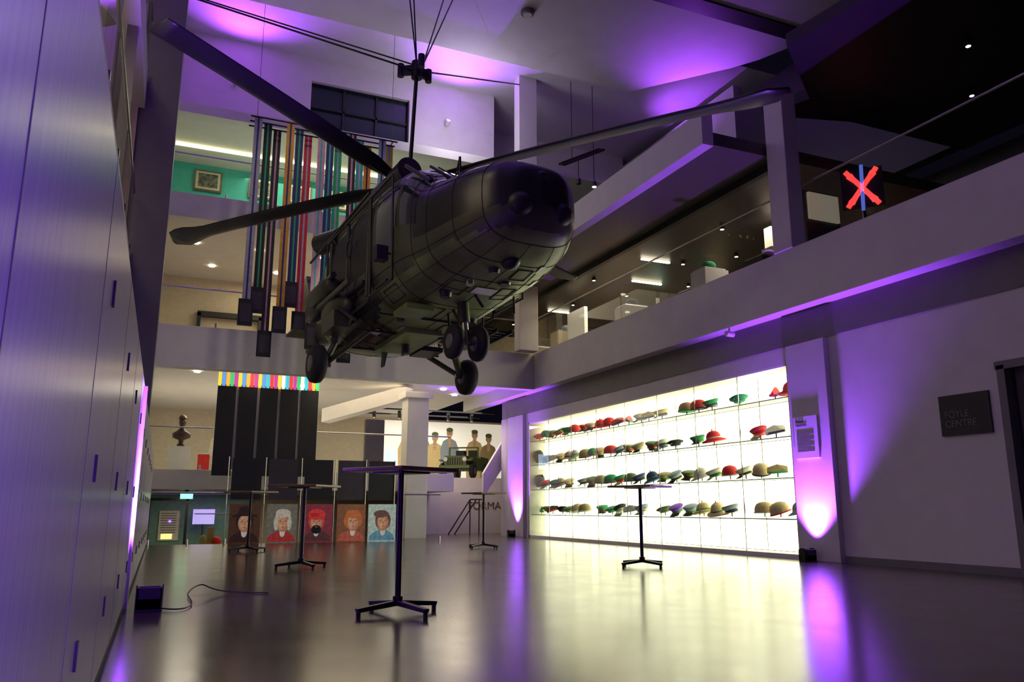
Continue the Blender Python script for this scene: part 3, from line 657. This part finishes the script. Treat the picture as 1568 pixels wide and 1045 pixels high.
# entry area at lower left seen through glass
B('wall_back_lower',-.6,3,30.5,30.6,-1.2,1.25,mat('entry_teal_grey',(.16,.3,.27),.5,noise=.1))
e=E('door_2',(.2,28,-1.2));MB().box(-.35,-.27,27.9,28,-1.2,1.1,BLACK).box(.75,.83,27.9,28,-1.2,1.1,BLACK).box(-.35,.83,27.9,28,1.02,1.1,BLACK).fin('frame',e)
e=E('wall_poster',(.3,30.4,.3));B('sheet',0.0,.65,30.45,30.48,-.3,.7,mat('poster_paper',(.7,.66,.55),.6,noise=.05),e);g=MB()
for i in range(9): g.box(.06,.55,30.44,30.45,.6-.08*i,.62-.08*i,DGREY)
g.box(.1,.45,30.435,30.45,-.25,-.08,em('poster_lamp_yellow',(1,.75,.2),1.2));g.fin('print',e)
e=E('entry_exhibit_vitrine',(1.5,27,-1.2));g=MB();g.box(1.0,2.0,26.7,27.3,-1.2,-.35,WHITE);g.add([(1.0,26.7,-.35),(2.0,26.7,-.35),(2.0,26.7,.6),(1.0,26.7,.6)],[(0,1,2,3)],GLASS);g.box(1.0,2.0,26.7,27.3,.6,.63,STEEL)
g.ell((1.3,27,-.2),(.12,.1,.18),HC[2]);g.ell((1.7,27,-.22),(.14,.1,.14),HC[1]);g.box(1.4,1.6,27.0,27.1,-.35,.2,HG);g.fin('vitrine',e)
e=E('display_monitor',(1.2,29.8,.5));B('screen',1.05,1.75,29.8,29.83,.25,.75,em('screen_violet',(.3,.2,1),.7),e);B('pole',1.36,1.42,29.84,29.88,-1.2,.5,BLACK,e)
g=MB();g.box(.45,.75,22.3,22.33,1.02,1.15,em('exit_green',(.2,1,.5),2.0));g.box(.55,.65,22.3,22.33,1.15,1.25,BLACK);g.fin('exit_sign_entry')
# ---------------------------------------------------------------- level one room
e=E('doorframe_black',(1.4,24.9,4.5));MB().box(.55,.65,24.8,25,4.5,6.5,BLACK).box(2.3,2.4,24.8,25,4.5,6.5,BLACK).box(.55,2.4,24.8,25,6.4,6.55,BLACK).box(.55,2.4,24.8,24.9,5.6,5.68,BLACK).fin('frame',e)
e=E('framed_pictures',(3,22.9,9.4))
for i,(x,w) in enumerate(((.12,.75),(1.6,.7),(2.7,.7),(3.9,.6),(5.2,.7))):
    B('frame_%d'%(i+1),x,x+w,22.93,23,9.6,10.22,mat('picture_frame_%d'%i,(.12,.09,.05),.4,noise=.2),e)
    B('mount_%d'%(i+1),x+.05,x+w-.05,22.915,22.93,9.65,10.17,mat('picture_mount_%d'%i,(.5,.48,.4),.6,noise=.05),e)
    B('canvas_%d'%(i+1),x+.12,x+w-.12,22.905,22.915,9.71,10.11,mat('canvas_%d'%i,(.1,.1,.08),.6,noise=.8,nscale=9),e)
B('strip_light_level_two',-.5,7.5,21.7,21.75,10.33,10.38,STRIP)
g=MB()
for (x,y,z) in [(.6,22,4.28),(2,21.3,4.28),(5.4,21.5,4.28),(7.5,22.5,4.28),(.2,20.6,4.28),(3.5,23.5,4.28),(8.2,23.5,4.28),(4.4,20.6,4.28)]: g.cyl((x,y,z),(x,y,z-.03),.08,LAMP,16)
for (x,y) in [(.3,21.5),(1.9,21.5),(3.6,21.5),(5.4,21.5),(.8,23.5),(2.6,23.5),(4,23.5),(6.6,22.5)]: g.cyl((x,y,7.6),(x,y,7.57),.08,LAMP,16)
g.fin('recessed_downlights')
B('ceiling_mezzanine',-.6,9,19.6,31,4.29,4.31,WHITE)
g=MB();g.box(5.2,11,27,27.05,4.15,4.2,BLACK);g.box(5.2,11,28.5,28.55,4.15,4.2,BLACK)
for x in(6.5,7.4,8.3,9.2,10.1): g.cyl((x,27,4.1),(x+.05,27.15,3.9),.06,BLACK,12);g.cyl((x+.05,27.15,3.9),(x+.052,27.155,3.893),.05,LAMP,12)
g.fin('track_spotlights')
# ---------------------------------------------------------------- right gallery contents
e=E('union_cross_neon',(10.9,9.6,6.35))
NR=em('neon_red',(1,.05,.03),1.0);NB=em('neon_blue',(.1,.2,.9),.5)
g=MB(Matrix.Translation((10.85,9.6,6.3))@Matrix.Rotation(math.radians(-50),4,'Z'))
g.box(-.34,.34,.03,.06,-.36,.36,mat('flag_board',(.01,.01,.03),.5,noise=.1))
for a,m_,w in((.65,NR,.04),(-.65,NR,.04),(.03,NB,.03)):
    g.box(-w,w,-.02,.02,-.42,.42,m_,Matrix.Rotation(a,4,'Y'))
for a in(.8,-.8,.5,-.5): g.box(-.01,.01,0,.03,-.33,.33,NR,Matrix.Rotation(a,4,'Y'))
g.cyl((0,.05,-.35),(0,.05,-1.8),.03,BLACKM,10);g.fin('cross',e)
SIGN=em('exit_sign_green',(.3,1,.7),2.5);SP=em('gallery_lamp',(1,.88,.6),7)
g=MB();g.box(12,12.4,18,18.03,6.05,6.25,SIGN);g.box(12.15,12.25,18,18.03,6.25,6.68,BLACK);g.fin('exit_sign')
g=MB()
for (x,y) in [(10,23),(10,21.5),(10.6,20),(11.5,18.5),(12.5,17),(11.2,15.4),(13,13.5),(10.5,13),(13,11.4),(9.9,17.5),(12,14.4),(11.6,12.1)]:
    g.cyl((x,y,6.68),(x,y,6.6),.05,BLACK,10);g.cyl((x,y,6.6),(x,y,6.595),.04,SP,10)
for (x,y) in [(12,8.2),(10.6,7.2),(9.6,6.0),(10.2,4.6),(11.5,6.2),(9.3,4.2)]:
    g.cyl((x,y,7.7),(x,y,7.6),.05,BLACK,10);g.cyl((x,y,7.6),(x,y,7.595),.035,SP,10)
g.box(10.3,11.0,21,21.06,6.62,6.66,SP);g.box(10.9,11.8,17.2,17.26,6.62,6.66,SP);g.box(10.1,10.9,15.5,15.56,6.62,6.66,SP)
g.fin('gallery_spotlights')
e=E('gallery_display_cabinets',(11,16,4.5))
LB=em('lit_board_cream',(1,.85,.6),.12);LY=em('lit_object_yellow',(1,.65,.25),.4)
for i,(x,y,w,d_,h,c) in enumerate([(10.6,14.2,1.2,.7,1.15,BLACK),(11.4,20,1.4,.7,1.2,WHITE),(10.4,22.4,1,.7,1.3,BEIGE),(12.3,12,1,.9,1.2,DGREY),(10.3,11.6,.9,.6,1.1,BLACK),(13.2,16.3,1,.6,1.8,BEIGE),(10.5,17.3,1.1,.6,1.0,RED),(12.2,22.8,1.5,.3,1.9,BEIGE),(9.9,16,.7,.5,1.1,WHITE),(9.9,19.6,.8,.5,1.2,BEIGE),(10.0,13,.6,.5,1.2,WHITE)]):
    g=MB();g.box(x,x+w,y,y+d_,4.5,4.5+h,c);g.box(x+.04,x+w-.04,y+.04,y+d_-.04,4.5+h,4.5+h+.04,STEEL);g.add([(x,y,4.5+h),(x+w,y,4.5+h),(x+w,y,4.8+h),(x,y,4.8+h)],[(0,1,2,3)],GLASS);g.ell((x+w/2,y+d_/2,4.64+h),(.16,.12,.1),random.choice(HC));g.fin('cabinet_%d'%(i+1),e)
g=MB();g.box(10.2,10.9,10.2,10.25,5.85,6.35,LB);g.box(10.15,10.95,10.25,10.3,4.5,6.4,DGREY);g.box(11.0,11.3,12.1,12.3,6.0,6.45,LY);g.box(10.95,11.35,12.05,12.35,4.5,6.0,DGREY);g.box(10.2,10.3,18.6,19.6,4.5,6.2,LB)
for i in range(16):
    y=11+.8*i;z=5.3+random.uniform(-.2,.5);hh=random.uniform(.2,.6);g.box(14.73,14.79,y,y+random.uniform(.25,.6),z,z+hh,random.choice([LB,LY,WHITE,HC[1],HC[5],em('screen_cyan_%d'%i,(.3,.8,1),.8)]))  # random boards, some glowing, added as bright spots on the dark wall
g.fin('lit_graphics',e)
g=MB()
for y,z in((12.5,11.9),(9.5,11.9)): g.cyl((13.98,y,z-.6),(13.85,y,z-.65),.06,BLACK,10);g.cyl((13.85,y,z-.65),(13.845,y,z-.652),.045,SP,10)
g.fin('wall_spotlights')
e=E('hanging_spotlight_frame',(10.2,18.5,10.6));g=MB()
g.path([(9.6,18.5,10.2),(10.9,18.5,10.9)],.035,BLACKM);g.path([(9.6,18.8,10.35),(10.9,18.8,11.05)],.035,BLACKM);g.path([(9.6,18.5,10.2),(9.6,18.8,10.35)],.03,BLACKM);g.path([(10.9,18.5,10.9),(10.9,18.8,11.05)],.03,BLACKM)
g.path([(10.6,18.6,10.8),(10.6,18.6,12.89)],.01,BLACKM);g.path([(9.9,18.6,10.4),(9.9,18.6,12.89)],.01,BLACKM);g.path([(10.1,18.6,10.5),(10.1,18.6,9.9)],.012,BLACKM);g.path([(10.6,18.6,10.8),(10.6,18.6,9.9)],.012,BLACKM);g.cyl((10.1,18.6,9.9),(10.1,18.6,9.75),.07,BLACK,12);g.cyl((10.6,18.6,9.9),(10.6,18.6,9.75),.07,BLACK,12);g.cyl((10.6,18.6,9.75),(10.6,18.6,9.74),.06,SP,12)
g.fin('frame',e)
# ---------------------------------------------------------------- lights
W=(1,.82,.55)
lamp('level_one_light','AREA',(3.5,22.5,7.5),W,110,size=4,rot=(0,0,0))
lamp('level_two_light','AREA',(3.5,21.3,10.2),(1,.95,.7),120,size=4,rot=(0,0,0))
lamp('mezzanine_light_a','AREA',(2,25.5,4.2),(1,.9,.7),150,size=3,rot=(0,0,0))
lamp('mezzanine_light_b','AREA',(9,27.5,4.2),(1,.9,.7),120,size=3,rot=(0,0,0))
lamp('hall_light','AREA',(5,22,4.2),W,60,size=3,rot=(0,0,0))
lamp('undercroft_light','AREA',(2,27.5,1.2),W,60,size=3,rot=(0,0,0))
lamp('formation_light','AREA',(8.3,23.2,3.3),W,35,size=1,rot=(0,0,0))
lamp('gallery_light_a','AREA',(11.5,18,6.5),W,170,size=3,rot=(0,0,0))
lamp('gallery_light_b','AREA',(11.5,12.5,6.5),(1,.8,.65),60,size=2,rot=(0,0,0))
lamp('side_gallery_light_lower','AREA',(-2,9,7.4),W,60,size=1.5,rot=(0,0,0))
lamp('side_gallery_light_upper','AREA',(-2,9,10.2),(1,.9,.6),60,size=1.5,rot=(0,0,0))
lamp('side_gallery_light_base','AREA',(-2,9,3.8),W,40,size=1.5,rot=(0,0,0))
lamp('upper_atrium_light','POINT',(6.5,18.3,11),(.9,.85,.95),100,size=.5)
lamp('ribbon_light','SPOT',(2.5,12.5,11.8),(1,.85,.65),300,size=.2,target=(2.8,17.5,7),angle=45)  # added fill that brightens the ribbons, no fixture modelled
lamp('portrait_light','SPOT',(3,16.5,7),(1,.85,.65),100,size=.2,target=(3.2,19.4,.5),angle=35)
hs=E('helicopter_spotlight',(8.95,11.0,3.86));g=MB();P=Vector((8.9,11.0,3.78));d=(Vector((4.2,10.8,3.9))-P).normalized();g.cyl(P-d*.1,P+d*.06,.05,WHITE,14);g.cyl(P,P+Vector((0.02,0,.14)),.015,WHITE,8);g.fin('housing',hs)  # added spot that brightens the belly; fixture and housing are invented
lamp('lamp','SPOT',tuple(P+d*.09),(.95,1,.6),430,hs,.08,target=(4.3,10.4,3.9),angle=38,blend=.9)
w=bpy.data.worlds.new('w');bpy.context.scene.world=w;w.use_nodes=True;w.node_tree.nodes['Background'].inputs[0].default_value=(.12,.1,.25,1);w.node_tree.nodes['Background'].inputs[1].default_value=.02
# ---------------------------------------------------------------- camera
cam=bpy.data.cameras.new('camera');co=bpy.data.objects.new('camera',cam);C.objects.link(co)
cam.lens=27.99;cam.sensor_width=36;cam.clip_start=.03;cam.clip_end=200
th=math.radians(23.4);p=math.atan(256/1219)
F=Vector((math.sin(th)*math.cos(p),math.cos(th)*math.cos(p),math.sin(p)))
co.location=(0,0,.79);co.rotation_euler=F.to_track_quat('-Z','Y').to_euler()
bpy.context.scene.camera=co
